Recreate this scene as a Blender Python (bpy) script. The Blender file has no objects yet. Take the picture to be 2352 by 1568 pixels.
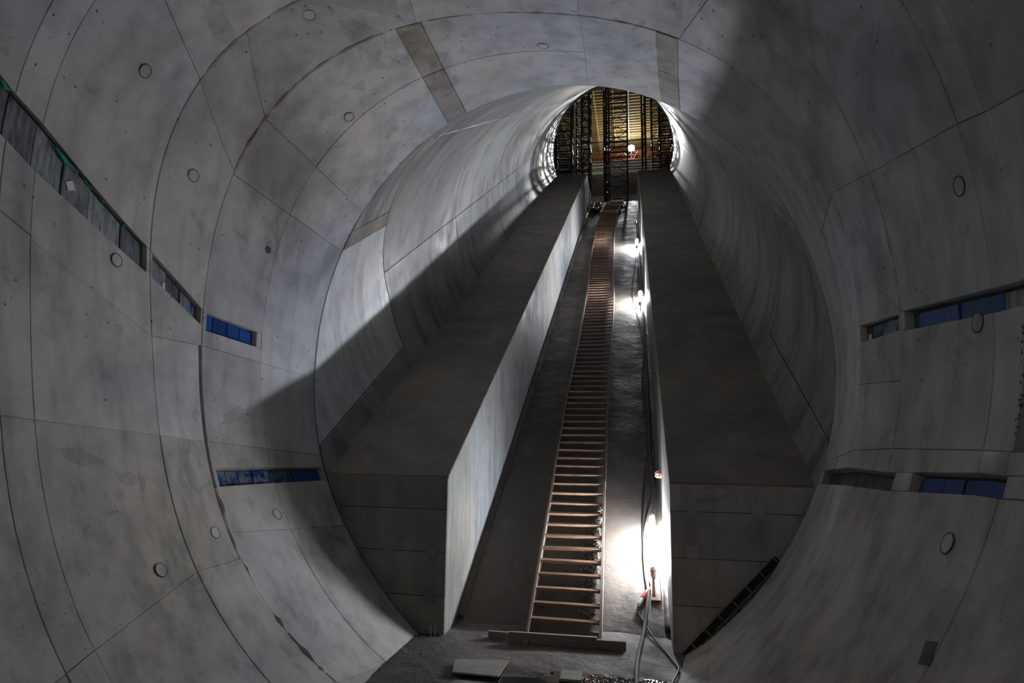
import bpy, bmesh, math, random
from mathutils import Vector, Matrix, noise
random.seed(7)
C = bpy.context.scene.collection
sc = bpy.context.scene
R_ = math.radians
# ------------------------------------------------------------------ camera
F_PX = 1450.0
PITCH, YAW, ROLL = 0.14010746, 0.19113031, 0.01224065
fw = Vector((-math.sin(YAW)*math.cos(PITCH), math.cos(YAW)*math.cos(PITCH), math.sin(PITCH)))
rt = Vector((math.cos(YAW), math.sin(YAW), 0)); up = rt.cross(fw)
r2 = rt*math.cos(ROLL) + up*math.sin(ROLL); u2 = up*math.cos(ROLL) - rt*math.sin(ROLL)
cam_d = bpy.data.cameras.new('camera'); cam = bpy.data.objects.new('camera', cam_d); C.objects.link(cam)
cam.matrix_world = Matrix(((r2.x, u2.x, -fw.x, 0), (r2.y, u2.y, -fw.y, 0), (r2.z, u2.z, -fw.z, 0), (0, 0, 0, 1)))
cam_d.sensor_width = 36; cam_d.lens = F_PX/2352*36; cam_d.clip_start = .05; cam_d.clip_end = 300
sc.camera = cam
# ------------------------------------------------------------------ world, exposure, floodlight and added fill lights
w = bpy.data.worlds.new('world'); sc.world = w; w.use_nodes = True
w.node_tree.nodes['Background'].inputs[0].default_value = (1, .95, .88, 1)
w.node_tree.nodes['Background'].inputs[1].default_value = 0.0
sc.view_settings.view_transform = 'Standard'; sc.view_settings.look = 'None'
sc.view_settings.exposure = 0.0; sc.view_settings.gamma = 1.0
sc.view_settings.use_curve_mapping = False
sc.cycles.diffuse_bounces = 6; sc.cycles.max_bounces = 10
LED_TUBE = 430.0            # emission strength of the trench tubes
def lamp(name, kind, loc, energy, col, size, label=None):
    d = bpy.data.lights.new(name, kind); d.energy = energy; d.color = col
    if kind == 'AREA': d.size = size
    else: d.shadow_soft_size = size
    o = bpy.data.objects.new(name, d); C.objects.link(o); o.location = loc; return o
FLOOD = lamp('flood_lamp', 'SPOT', (.12, 62.3, 28.95), 6000, (.93, .96, 1), .16)
FLOOD.data.spot_size = math.radians(75); FLOOD.data.spot_blend = .6
FLOOD.rotation_euler = Vector((-1.2-.12, 41-62.3, 19.5-28.95)).to_track_quat('-Z', 'Y').to_euler()
WARM = lamp('warm_fill', 'POINT', (-2.2, -5.0, 2.6), 65, (1, .88, .70), .6)       # unseen fill added behind the camera for warm ambient light

HALL = lamp('hall_fill', 'POINT', (-3.0, 57.0, 25.0), 420, (1, .93, .80), .3)       # extra light without a fixture, added to brighten the hall's beam and soffit
# ------------------------------------------------------------------ dimensions
S30, C30, T30 = .5, math.cos(R_(30)), math.tan(R_(30))
Y0, ZT, ZF = 9.798, -.752, -3.487        # block fronts; top of blocks there; trench floor there
XL, XR = -2.899, .501                    # trench sides
XC, RT, CN = -1.203, 4.062, 1.537        # tube axis x, radius, axis above block tops
SV = Vector((0, C30, S30)); NV = Vector((0, -S30, C30)); XV = Vector((1, 0, 0))
TOP0 = Vector((0, Y0, ZT)); AX0 = Vector((XC, Y0, ZT)) + NV*CN; FL0 = Vector((0, Y0, ZF))
YP = 9.75; YEND = 41.2; ZFLOOR = -3.1

# ------------------------------------------------------------------ materials
def mat(name):
    m = bpy.data.materials.new(name); m.use_nodes = True
    nt = m.node_tree; return m, nt, nt.nodes['Principled BSDF']
def N(nt, t, **k):
    n = nt.nodes.new(t)
    for a, b in k.items():
        if a in n.inputs: n.inputs[a].default_value = b
        else: setattr(n, a, b)
    return n
def ramp(nt, fac, stops):
    r = nt.nodes.new('ShaderNodeValToRGB'); nt.links.new(fac, r.inputs[0])
    e = r.color_ramp.elements
    while len(e) < len(stops): e.new(.5)
    for i, (p, c) in enumerate(stops):
        e[i].position = p; e[i].color = (*c, 1) if isinstance(c, tuple) else (c, c, c, 1)
    return r.outputs[0]
def mix(nt, fac, a, b, mode='MIX'):
    n = nt.nodes.new('ShaderNodeMix'); n.data_type = 'RGBA'; n.blend_type = mode
    for s, v in ((n.inputs[0], fac), (n.inputs[6], a), (n.inputs[7], b)):
        if hasattr(v, 'node'): nt.links.new(v, s)
        elif isinstance(v, (int, float)): s.default_value = v if s.type == 'VALUE' else (v, v, v, 1)
        else: s.default_value = (*v, 1)
    return n.outputs[2]
def mp(nt, scale=(1, 1, 1), rot=(0, 0, 0)):
    if rot[0]: return mpr(nt, scale, rot)
    tc = nt.nodes.new('ShaderNodeTexCoord'); m = nt.nodes.new('ShaderNodeMapping')
    m.inputs['Scale'].default_value = scale; m.inputs['Rotation'].default_value = rot
    nt.links.new(tc.outputs['Object'], m.inputs[0]); return m.outputs[0]
def mpr(nt, scale, rot):            # rotate into the slope's frame first, then scale
    tc = nt.nodes.new('ShaderNodeTexCoord'); m = nt.nodes.new('ShaderNodeMapping'); m.vector_type = 'TEXTURE'
    m.inputs['Scale'].default_value = [1/v for v in scale]; m.inputs['Rotation'].default_value = [-v for v in rot]
    nt.links.new(tc.outputs['Object'], m.inputs[0]); return m.outputs[0]
def concrete(name, col, mott=.30, pits=.5, streak=.25, rough=.72, streak_dir=(2.2, 2.2, .25), rot=(0, 0, 0), dirt=None, bump=.25, coarse=0, spec=.35, holes=1):
    m, nt, b = mat(name); L = nt.links.new
    base = mp(nt)
    def nz(scale, det, vec=base, dist=0, rr=.6):
        n = N(nt, 'ShaderNodeTexNoise', Scale=scale, Detail=det, Roughness=rr, Distortion=dist); L(vec, n.inputs['Vector']); return n.outputs['Fac']
    c = mix(nt, 1, col, ramp(nt, nz(.42, 5, dist=.6), [(.32, 1-mott), (.5, 1), (.70, 1+mott*.35)]), 'MULTIPLY')
    c = mix(nt, 1, c, ramp(nt, nz(2.3, 8, rr=.65), [(.30, 1-mott*.55), (.55, 1.0), (.75, 1.08)]), 'MULTIPLY')
    # hue drift between bluish and brownish casts
    c = mix(nt, 1, c, ramp(nt, nz(.27, 2), [(.38, (1.05, .99, .90)), (.62, (.95, .99, 1.06))]), 'MULTIPLY')
    # run-down streaks
    sv = mp(nt, streak_dir, rot)
    c = mix(nt, streak, c, mix(nt, 1, c, ramp(nt, nz(1.6, 6, sv), [(.36, .45), (.52, 1.0), (.70, 1.12)]), 'MULTIPLY'))
    # tide-marked damp patches
    c = mix(nt, 1, c, ramp(nt, nz(.85, 4, dist=1.2), [(.62, 1.0), (.635, .80), (.72, .86), (.80, 1.0)]), 'MULTIPLY')
    if dirt: c = mix(nt, ramp(nt, nz(.55, 6, dist=.8), [(.44, 0), (.62, 1)]), c, dirt)
    # blow holes
    v = N(nt, 'ShaderNodeTexVoronoi', Scale=7.0*holes); L(base, v.inputs['Vector'])
    hole = ramp(nt, v.outputs['Distance'], [(.07, 1), (.12, 0)])
    gate = ramp(nt, nz(1.1, 3), [(.46-.12*pits, 0), (.52, min(1, pits*1.3))])
    sep = nt.nodes.new('ShaderNodeSeparateColor'); L(v.outputs['Color'], sep.inputs[0])
    g2 = ramp(nt, sep.outputs[0], [(.45, 0), (.46, 1)])
    hm = N(nt, 'ShaderNodeMath', operation='MULTIPLY'); L(hole, hm.inputs[0]); L(gate, hm.inputs[1])
    h2 = N(nt, 'ShaderNodeMath', operation='MULTIPLY'); L(hm.outputs[0], h2.inputs[0]); L(g2, h2.inputs[1])
    c = mix(nt, h2.outputs[0], c, (col[0]*.22, col[1]*.21, col[2]*.2))
    # per-panel shade
    # faint dark halos round tie marks
    v2 = N(nt, 'ShaderNodeTexVoronoi', Scale=1.9); L(base, v2.inputs['Vector'])
    s2 = nt.nodes.new('ShaderNodeSeparateColor'); L(v2.outputs['Color'], s2.inputs[0])
    ha = N(nt, 'ShaderNodeMath', operation='MULTIPLY'); L(ramp(nt, v2.outputs['Distance'], [(.02, .5), (.10, .32), (.17, 0)]), ha.inputs[0]); L(ramp(nt, s2.outputs[0], [(.6, 0), (.62, 1)]), ha.inputs[1])
    c = mix(nt, ha.outputs[0], c, (col[0]*.5, col[1]*.49, col[2]*.47))
    oi = nt.nodes.new('ShaderNodeObjectInfo')
    c = mix(nt, 1, c, ramp(nt, oi.outputs['Random'], [(0, (.90, .90, .90)), (1, (1.07, 1.065, 1.06))]), 'MULTIPLY')
    L(c, b.inputs['Base Color'])
    L(ramp(nt, nz(1.7, 5), [(.3, rough-.14), (.7, min(1, rough+.14))]), b.inputs['Roughness'])
    b.inputs['Specular IOR Level'].default_value = spec
    hs = N(nt, 'ShaderNodeMath', operation='MULTIPLY_ADD'); L(nz(38, 5), hs.inputs[0]); hs.inputs[1].default_value = .25
    ng = N(nt, 'ShaderNodeMath', operation='MULTIPLY'); L(h2.outputs[0], ng.inputs[0]); ng.inputs[1].default_value = -1.5
    L(ng.outputs[0], hs.inputs[2])
    h3 = N(nt, 'ShaderNodeMath', operation='ADD'); L(hs.outputs[0], h3.inputs[0])
    m4 = N(nt, 'ShaderNodeMath', operation='MULTIPLY'); L(nz(3.0, 4), m4.inputs[0]); m4.inputs[1].default_value = 1.1 + coarse*2.5
    L(m4.outputs[0], h3.inputs[1])
    bp = N(nt, 'ShaderNodeBump', Strength=bump + coarse*.3, Distance=.012 + .02*coarse); L(h3.outputs[0], bp.inputs['Height']); L(bp.outputs[0], b.inputs['Normal'])
    return m
def simple(name, col, rough=.6, metal=0, var=.25, scale=6, stretch=(1, 1, 1), bump=.1, spec=.4, second=None, thr=.5):
    m, nt, b = mat(name); L = nt.links.new
    n = N(nt, 'ShaderNodeTexNoise', Scale=scale, Detail=6, Roughness=.65); L(mp(nt, stretch), n.inputs['Vector'])
    c = mix(nt, 1, col, ramp(nt, n.outputs['Fac'], [(.3, 1-var), (.6, 1), (.8, 1+var*.5)]), 'MULTIPLY')
    if second: c = mix(nt, ramp(nt, n.outputs['Fac'], [(thr, 0), (thr+.1, 1)]), c, second)
    oi = nt.nodes.new('ShaderNodeObjectInfo')
    c = mix(nt, 1, c, ramp(nt, oi.outputs['Random'], [(0, 1-var*.7), (1, 1+var*.4)]), 'MULTIPLY')
    L(c, b.inputs['Base Color']); b.inputs['Roughness'].default_value = rough; b.inputs['Metallic'].default_value = metal
    b.inputs['Specular IOR Level'].default_value = spec
    bp = N(nt, 'ShaderNodeBump', Strength=bump, Distance=.01); L(n.outputs['Fac'], bp.inputs['Height']); L(bp.outputs[0], b.inputs['Normal'])
    return m
def emit(name, col, s):
    m, nt, b = mat(name); b.inputs['Base Color'].default_value = (.9, .9, .9, 1)
    b.inputs['Emission Color'].default_value = (*col, 1); b.inputs['Emission Strength'].default_value = s; return m
M_CH = concrete('chamber_concrete', (.54, .543, .558), streak=.35, mott=.40, pits=.9)
M_LOW = concrete('pitted_concrete', (.51, .505, .49), pits=1.0, streak=.45, mott=.36, holes=2)
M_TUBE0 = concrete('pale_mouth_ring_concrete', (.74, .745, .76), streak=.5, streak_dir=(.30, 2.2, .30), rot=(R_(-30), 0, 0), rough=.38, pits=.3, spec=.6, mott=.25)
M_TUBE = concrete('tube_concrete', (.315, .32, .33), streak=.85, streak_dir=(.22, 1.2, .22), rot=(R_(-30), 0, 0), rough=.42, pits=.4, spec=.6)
M_STRIP = concrete('brown_cast_strip', (.36, .325, .305), pits=.6, streak=.5, mott=.4)
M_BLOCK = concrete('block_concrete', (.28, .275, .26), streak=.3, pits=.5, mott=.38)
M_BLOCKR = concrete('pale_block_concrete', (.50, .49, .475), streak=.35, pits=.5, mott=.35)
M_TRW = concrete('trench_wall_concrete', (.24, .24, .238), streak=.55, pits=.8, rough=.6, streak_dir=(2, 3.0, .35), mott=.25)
M_TOP = concrete('dusty_top_concrete', (.32, .29, .255), streak=0, pits=.3, mott=.35, dirt=(.25, .22, .185))
M_TRF = concrete('trench_floor_concrete', (.12, .104, .09), streak=.4, pits=.6, coarse=.6, mott=.4, dirt=(.11, .092, .077), bump=.3, rough=.6)
M_FLOOR = concrete('muddy_floor', (.14, .127, .112), pits=.4, streak=.1, coarse=.7, mott=.45, dirt=(.085, .075, .065), bump=.35)
M_BACK = concrete('joint_mortar', (.11, .105, .098), pits=.3, coarse=1, bump=.6)
M_MORT = concrete('mortar_patch', (.42, .42, .41), pits=.1, streak=0, mott=.15)
M_BLUE = simple('blue_sheeting', (.012, .085, .36), .35, var=.5, scale=5, stretch=(1, 1, .5), bump=.25, spec=.5)
M_BLUEW = simple('mud_splashed_blue_sheeting', (.012, .085, .34), .4, var=.5, scale=7, bump=.25, second=(.19, .22, .27), thr=.44)
M_STEEL = simple('streaked_zinc_plate', (.34, .37, .40), .45, .12, var=.75, scale=4, stretch=(3, 6, 1), bump=.25, spec=.5)
M_BARE = simple('bare_recess_plate', (.12, .12, .12), .8, var=.5, scale=8)
M_TEAL = simple('teal_foam', (.05, .42, .32), .8, var=.4, scale=20, bump=.5)
M_PAPER = simple('white_tag', (.7, .7, .7), .7, var=.1)
M_WOOD = simple('raw_batten_wood', (.38, .225, .145), .65, var=.45, scale=3, stretch=(1.2, 9, 9), bump=.2)
M_RAIL = simple('dusty_rail_wood', (.30, .25, .205), .75, var=.35, scale=4, stretch=(8, .6, .6), bump=.2)
M_PLANK = simple('dusty_plank_wood', (.27, .235, .20), .8, var=.35, scale=4, stretch=(.7, 8, 8), bump=.2)
M_PLY = simple('concrete_splashed_plywood', (.34, .32, .285), .75, var=.3, scale=5, bump=.2)
M_FORM = simple('yellow_formwork_timber', (.58, .47, .22), .6, var=.35, scale=3, bump=.1)
M_FORMD = simple('orange_formwork_board', (.22, .10, .04), .7, var=.35, scale=3, bump=.1)
M_DARKM = simple('scaffold_steel', (.05, .053, .056), .4, .6, var=.4, scale=9, bump=.1)
M_GALV = simple('galvanised_steel', (.30, .30, .30), .4, .7, var=.4, scale=12)
M_BLK = simple('black_rubber', (.02, .02, .021), .5, var=.3)
M_HOSE = simple('muddy_grey_hose', (.13, .118, .105), .7, var=.4, scale=14)
M_RED = simple('red_plug_plastic', (.55, .02, .02), .35, var=.1)
M_WHT = simple('white_plastic', (.65, .65, .66), .35, var=.1)
M_ORG = simple('orange_plastic', (.60, .13, .03), .4, var=.1)
M_ORB = simple('orange_railing_paint', (.55, .12, .03), .5, var=.2)
M_SHEET = simple('plastic_sheet', (.3, .31, .33), .2, var=.4, scale=12, bump=.8, spec=.7)
M_GRAV = simple('wet_gravel', (.09, .085, .08), .3, var=.6, scale=30, spec=.6)
M_WATER = simple('wet_mud', (.035, .032, .028), .12, var=.5, scale=4, bump=.25, spec=.6)
M_RUB = simple('loose_rubble', (.42, .40, .37), .85, var=.4, scale=20)
M_TUBE_ON = emit('lit_led_tube', (.90, .94, 1), LED_TUBE)
M_TUBE_OFF = simple('unlit_tube', (.6, .6, .62), .3, var=.1)
M_FLOOD = emit('flood_lens', (.95, .97, 1), 300)

# ------------------------------------------------------------------ object helpers
def link(name, me, m=None, parent=None):
    o = bpy.data.objects.new(name, me); C.objects.link(o)
    if m and me and not me.materials: me.materials.append(m)
    if parent: o.parent = parent
    return o
def tag(o, label=None, cat=None, group=None, kind=None):
    for k, v in (('label', label), ('category', cat), ('group', group), ('kind', kind)):
        if v: o[k] = v
    return o
def empty(name, loc, label, cat, group=None, kind=None):
    o = bpy.data.objects.new(name, None); C.objects.link(o); o.location = loc; o.empty_display_size = .2
    bpy.context.view_layer.update() if False else None
    return tag(o, label, cat, group, kind)
def child(name, bm, m, parent, smooth=False):
    """geometry in bm is in world space; bring it to the parent's frame"""
    if parent: bmesh.ops.translate(bm, verts=bm.verts, vec=-Vector(parent.location) if not parent.parent else -(Vector(parent.location)+Vector(parent.parent.location)))
    bmesh.ops.recalc_face_normals(bm, faces=bm.faces)
    me = bpy.data.meshes.new(name); bm.to_mesh(me); bm.free()
    if smooth:
        for p in me.polygons: p.use_smooth = True
    return link(name, me, m, parent)
def solo(name, bm, m, base, smooth=False):
    bmesh.ops.translate(bm, verts=bm.verts, vec=-Vector(base))
    bmesh.ops.recalc_face_normals(bm, faces=bm.faces)
    me = bpy.data.meshes.new(name); bm.to_mesh(me); bm.free()
    if smooth:
        for p in me.polygons: p.use_smooth = True
    o = link(name, me, m); o.location = base; return o
def add_box(bm, c, size, ax=(XV, Vector((0, 1, 0)), Vector((0, 0, 1))), bev=0):
    c = Vector(c); vs = []
    for i in (-.5, .5):
        for j in (-.5, .5):
            for k in (-.5, .5): vs.append(bm.verts.new(c + ax[0]*size[0]*i + ax[1]*size[1]*j + ax[2]*size[2]*k))
    fs = [bm.faces.new([vs[i] for i in f]) for f in ((0, 1, 3, 2), (4, 6, 7, 5), (0, 4, 5, 1), (2, 3, 7, 6), (0, 2, 6, 4), (1, 5, 7, 3))]
    if bev:
        es = list({e for f in fs for e in f.edges}); bmesh.ops.bevel(bm, geom=es, offset=bev, segments=1, affect='EDGES')
def add_prism(bm, prof, x0, x1):
    a = [bm.verts.new((x0, y, z)) for y, z in prof]; b = [bm.verts.new((x1, y, z)) for y, z in prof]
    n = len(prof); bm.faces.new(a); bm.faces.new(b[::-1])
    for i in range(n): bm.faces.new((a[i], a[(i+1) % n], b[(i+1) % n], b[i]))
def frame(d):
    d = d.normalized(); a = Vector((0, 0, 1)) if abs(d.z) < .9 else XV
    x = d.cross(a).normalized(); return x, d.cross(x).normalized()
def add_tube(bm, pts, r, seg=8, cap=True, radii=None):
    pts = [Vector(p) for p in pts]; rings = []
    for i, p in enumerate(pts):
        d = pts[min(i+1, len(pts)-1)] - pts[max(i-1, 0)]; x, y = frame(d)
        rr = radii[i] if radii else r
        rings.append([bm.verts.new(p + (x*math.cos(t) + y*math.sin(t))*rr) for t in [2*math.pi*k/seg for k in range(seg)]])
    for a, b in zip(rings, rings[1:]):
        for k in range(seg): bm.faces.new((a[k], a[(k+1) % seg], b[(k+1) % seg], b[k]))
    if cap: bm.faces.new(rings[0]); bm.faces.new(rings[-1][::-1])
def spline(pts, n=6):
    P = [Vector(p) for p in pts]; out = []
    for i in range(len(P)-1):
        a = P[max(i-1, 0)]; b = P[i]; c = P[i+1]; d = P[min(i+2, len(P)-1)]
        for k in range(n):
            t = k/n
            out.append(.5*((2*b) + (c-a)*t + (2*a-5*b+4*c-d)*t*t + (3*b-a-3*c+d)*t**3))
    out.append(P[-1]); return out

# ------------------------------------------------------------------ chamber surface
SEC = [
 (6.612, (-1.6356, 1.2615), [4.4475, -0.0454, -0.0846, -0.2032, -0.1421, 0.0388, 0.1974, -0.0877, -0.0202, 0.038, -0.0502]),
 (7.482, (-1.6356, 1.2615), [4.3651, -0.0234, -0.1813, -0.2167, -0.0967, 0.031, 0.1173, -0.0585, 0.0206, 0.001, -0.0169]),
 (9.75, (-1.2033, 0.99597), [4.3605, -0.0149, -0.0093, -0.3386, 0.0213, 0.0183, 0.0354, 0.0482, -0.0123, -0.0093, -0.018, -0.007, 0.009, 0.0073, 0.0011, 0.0007, -0.0026])]
def rad(co, t):
    s = co[0]; k = 1
    for i in range(1, len(co), 2):
        s += co[i]*math.cos(k*t) + co[i+1]*math.sin(k*t); k += 1
    return s
def chamber(th, Y, dep=0):
    t = R_(th)
    if Y <= 6.612: c = SEC[0][1]; r = rad(SEC[0][2], t)
    else:
        i = 0 if Y < 7.482 else 1
        a, b = SEC[i], SEC[i+1]; u = min(1, (Y-a[0])/(b[0]-a[0]))
        c = [a[1][k]*(1-u) + b[1][k]*u for k in (0, 1)]; r = rad(a[2], t)*(1-u) + rad(b[2], t)*u
    r += dep
    return Vector((c[0] + r*math.cos(t), Y, c[1] + r*math.sin(t)))
def tube_pt(ph, s, dep=0):
    p = R_(ph); r = RT + dep
    return AX0 + SV*s + XV*r*math.cos(p) + NV*r*math.sin(p)
def s_at_y(ph, Y): return (Y - AX0.y + RT*math.sin(R_(ph))*S30)/C30

def patch(name, fn, lo, hi, va, vb, m, parent, du=2.5, dv=.4, thick=.14, gap=.006, gapv=None, bev=.014, proud=0.0, ups=12.4, jit=.003, seed=0):
    """a curved slab between u=lo(v)..hi(v), v=va(u)..vb(u) of surface fn(u, v, depth); ups = units of u per metre"""
    f = lambda q: q if callable(q) else (lambda _ : q)
    lo, hi, va, vb = f(lo), f(hi), f(va), f(vb)
    um = (lo(va(0))+hi(va(0)))/2; v_mid = (va(um)+vb(um))/2
    W = abs(hi(v_mid)-lo(v_mid)); H = abs(vb(um)-va(um))
    if W <= 0 or H <= 0: return None
    nu = max(1, math.ceil(W/du)); nv = max(1, math.ceil(H/dv))
    gu, gv = gap*ups/W, (gapv or gap)/H; bu, bv = bev*ups/W, bev/H
    us = [gu, gu+bu] + [gu+bu + (1-2*gu-2*bu)*i/nu for i in range(1, nu)] + [1-gu-bu, 1-gu]
    vs = [gv, gv+bv] + [gv+bv + (1-2*gv-2*bv)*i/nv for i in range(1, nv)] + [1-gv-bv, 1-gv]
    bm = bmesh.new(); grid = []
    def P(a, b, dep):
        u0 = lo(va(um)*(1-b)+vb(um)*b); u1 = hi(va(um)*(1-b)+vb(um)*b); u = u0 + (u1-u0)*a
        v = va(u)*(1-b) + vb(u)*b
        return fn(u, v, dep)
    for i, a in enumerate(us):
        row = []
        for j, b in enumerate(vs):
            edge = i in (0, len(us)-1) or j in (0, len(vs)-1)
            aa, bb = a, b
            if edge and jit:
                n1 = noise.noise(Vector((i*.9+seed, j*.9, seed*1.7)))
                if i == 0: aa += n1*jit*ups/W
                if i == len(us)-1: aa -= n1*jit*ups/W
                if j == 0: bb += n1*jit/H
                if j == len(vs)-1: bb -= n1*jit/H
            row.append(bm.verts.new(P(aa, bb, (bev if edge else 0) - proud)))
        grid.append(row)
    for i in range(len(us)-1):
        for j in range(len(vs)-1):
            fc = bm.faces.new((grid[i][j], grid[i+1][j], grid[i+1][j+1], grid[i][j+1])); fc.smooth = 0 < i < len(us)-2 and 0 < j < len(vs)-2
    ring = [(i, 0) for i in range(len(us))] + [(len(us)-1, j) for j in range(1, len(vs))] + [(i, len(vs)-1) for i in range(len(us)-2, -1, -1)] + [(0, j) for j in range(len(vs)-2, 0, -1)]
    back = [bm.verts.new(P(us[i], vs[j], thick)) for i, j in ring]
    for k in range(len(ring)):
        a = grid[ring[k][0]][ring[k][1]]; b2 = grid[ring[(k+1) % len(ring)][0]][ring[(k+1) % len(ring)][1]]
        fc = bm.faces.new((a, back[k], back[(k+1) % len(ring)], b2)); fc.smooth = False
    for fc in bm.faces:
        if not fc.smooth:
            for e in fc.edges: e.smooth = False
    bmesh.ops.recalc_face_normals(bm, faces=bm.faces)
    me = bpy.data.meshes.new(name); bm.to_mesh(me); bm.free()
    return link(name, me, m, parent)

WL = empty('wall_left', (0, 0, 0), 'curved left wall of the chamber in grey cast concrete segments', 'wall', kind='structure')
WR = empty('wall_right', (0, 0, 0), 'curved dark right wall of the chamber in concrete segments', 'wall', kind='structure')
CE = empty('ceiling', (0, 0, 0), 'vaulted chamber crown of concrete ring segments above the tunnel mouth', 'ceiling', kind='structure')
TL = empty('wall_tunnel', (0, 0, 0), 'round inclined tunnel lining of smooth concrete rings rising to the scaffolding', 'wall', kind='structure')

def side(th):
    th = (th+90) % 360 - 90
    return WR if th < 50 else (CE if th < 128 else WL)
BANDS = [
 (-8, -1.74, [(-90, -90), (-50, -50), (-10, -10), (30, 30), (70, 70), (110, 110), (150, 150), (190, 190), (230, 230), (270, 270)]),
 (-1.74, 2.61, [(-90, -90), (-60, -60), (-20, -20), (20, 20), (60, 60), (100, 100), (130, 130), (131, 142, 'A', -1.74, 2.61), (137, 148), (190, 196), (235, 235), (270, 270)]),
 (2.61, 4.698, [(-90, -90), (-60, -60), (-21, -22.8, 'R4', 4.663, 4.698), (-18.8, -20.8), (-18.5, -18.6, 'V', 4.306, 4.663), (-7.2, -5.4, 'R2', 2.784, 4.698), (-4.8, -3.1), (8.5, 13.6), (40, 44), (76, 76), (105, 105), (122, 131), (142, 155.6, 'A', 2.61, 4.698), (148, 161.2), (164, 170), (195, 196.8), (235, 228), (270, 270)]),
 (4.698, 5.029, [(-90, -90), (-60, -60), (-22.8, -22.9, 'R4', 4.698, 5.029), (-20.8, -20.8), (-18.6, -18.6), (-5.4, -5.2, 'R2', 4.698, 5.029), (-3.1, -2.8), (13.6, 14.7), (44, 46.5), (76, 76), (105, 105), (131, 132), (155.6, 157.3, 'A', 4.698, 5.029), (161.2, 163.4), (170, 172), (196.8, 197.3), (228, 226.8), (270, 270)]),
 (5.029, 6.612, [(-90, -90), (-60, -60), (-22.9, -24.4, 'R4', 5.029, 6.046), (-20.8, -22.1), (-18.6, -19), (-5.2, -3.6, 'R2', 5.029, 6.525), (-2.8, -1.1), (14.7, 18.6), (46.5, 54), (76, 76), (101, 101), (132, 140.1), (157.3, 168, 'A', 5.029, 6.551), (163.4, 172.1), (172.5, 182.5), (197.3, 199.5), (226.8, 221.7), (248, 248), (270, 270)]),
 (6.612, 7.482, [(-90, -90), (-60, -60), (-24.4, -25.0, 'R3', 6.612, 7.482), (-22.1, -22.4), (-19, -19.9), (-10.2, -10), (-3.4, -3.6, 'R1', 6.664, 7.456), (-1.3, -1.0), (18.6, 20.8), (54, 57.8), (76, 76), (104, 105.8), (130, 138.1), (140.1, 149.2), (168.1, 175.8, 'B', 6.647, 7.447), (172.1, 178.8), (182.5, 182.5), (199.5, 200.6), (221.7, 221.7), (246, 246), (270, 270)]),
 (7.482, 8.547, [(-90, -90), (-60, -60), (-25.0, -24.7, 'R3', 7.482, 8.547), (-22.4, -22.05), (-19.9, -19.9), (20.8, 21), (58, 61, 'strip'), (62, 65.1), (76, 79.5), (105, 107.2, 'strip'), (109.8, 111.7), (138.1, 139.4), (149.6, 150.4), (176, 176.3, 'C', 7.551, 8.449), (179.4, 179.4), (182.5, 182.5), (200.6, 200.4), (205.4, 204.4, 'D', 7.551, 8.547), (208.8, 207.5), (217, 217), (246, 246), (270, 270)]),
 (8.547, 9.75, [(-90, -90), (-60, -60), (-24.7, -24.3, 'R3', 8.547, 9.416), (-22.05, -21.8), (-19.9, -19.9), (21, 21), (61, 64, 'strip'), (65.1, 68.2), (79.5, 83.5), (107.2, 109.3, 'strip'), (111.7, 113.8), (139.4, 141), (150.4, 151.4), (182.4, 182.4), (200.4, 200.4), (204.4, 203.2, 'D', 8.547, 9.682), (207.5, 206.2), (217, 217), (246, 246), (270, 270)]),
]
lin = lambda y0, y1, a, b: (lambda y: a + (b-a)*(y-y0)/(y1-y0))
SLOTS = []
cnt = 0
for (ya, yb, js) in BANDS:
    for q, nx in zip(js, js[1:]):
        lo = lin(ya, yb, q[0], q[1]); hi = lin(ya, yb, nx[0], nx[1])
        mid = (lo((ya+yb)/2) + hi((ya+yb)/2))/2
        par = side(mid); cnt += 1
        low = mid > 197 or mid < -16
        m = M_LOW if low else M_CH
        nm = 'concrete_panel'
        coarse = dict(du=4, dv=1.5) if ya < 2.5 else {}
        ivs = [(ya, yb)]
        if len(q) > 2 and q[2] == 'strip': m, nm = M_STRIP, 'closing_strip'
        elif len(q) > 2:
            a, b = q[3], q[4]; SLOTS.append((q[2], a, b, lo, hi, par))
            ivs = [(u, v) for u, v in ((ya, a), (b, yb)) if v-u > .03]
            if q[2] == 'R4' and b > 6: ivs = [(6.046, 6.394)]; SLOTS.append(('R3', 6.394, 6.612, lo, hi, par))
        for (u, v) in ivs:
            if 180 < mid < 247 and abs(v-7.482) < .01 and ya > 6: v -= .05 if mid < 214 else .02
            patch(nm, chamber, lo, hi, u, v, m, par, proud=random.uniform(0, .008) + (.008 if nm == 'closing_strip' else 0), seed=cnt*3.1, ups=11.8, gap=random.uniform(.0008, .0032) if nm == 'concrete_panel' else .005, bev=.005, jit=.004, **coarse)
# continuous dark backing behind the joints
def backing(name, fn, u0, u1, vs, parent, nu=72, m=M_BACK):
    bm = bmesh.new(); g = []
    for i in range(nu+1):
        u = u0 + (u1-u0)*i/nu; g.append([bm.verts.new(p) for p in [fn(u, v) for v in (vs(u) if callable(vs) else vs)]])
    for a, b in zip(g, g[1:]):
        for j in range(len(a)-1): bm.faces.new((a[j], b[j], b[j+1], a[j+1])).smooth = True
    me = bpy.data.meshes.new(name); bm.to_mesh(me); bm.free(); return link(name, me, m, parent)
YS = [-8, -4, 0, 3, 5, 6, 6.612, 7, 7.482, 8, 8.5, 9, 9.4, 9.75]
backing('joint_backing', lambda u, v: chamber(u, v, .115), -90, 50, YS, WR, 40)
backing('joint_backing', lambda u, v: chamber(u, v, .115), 50, 128, YS, CE, 30)
backing('joint_backing', lambda u, v: chamber(u, v, .115), 128, 270, YS, WL, 40)

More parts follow.
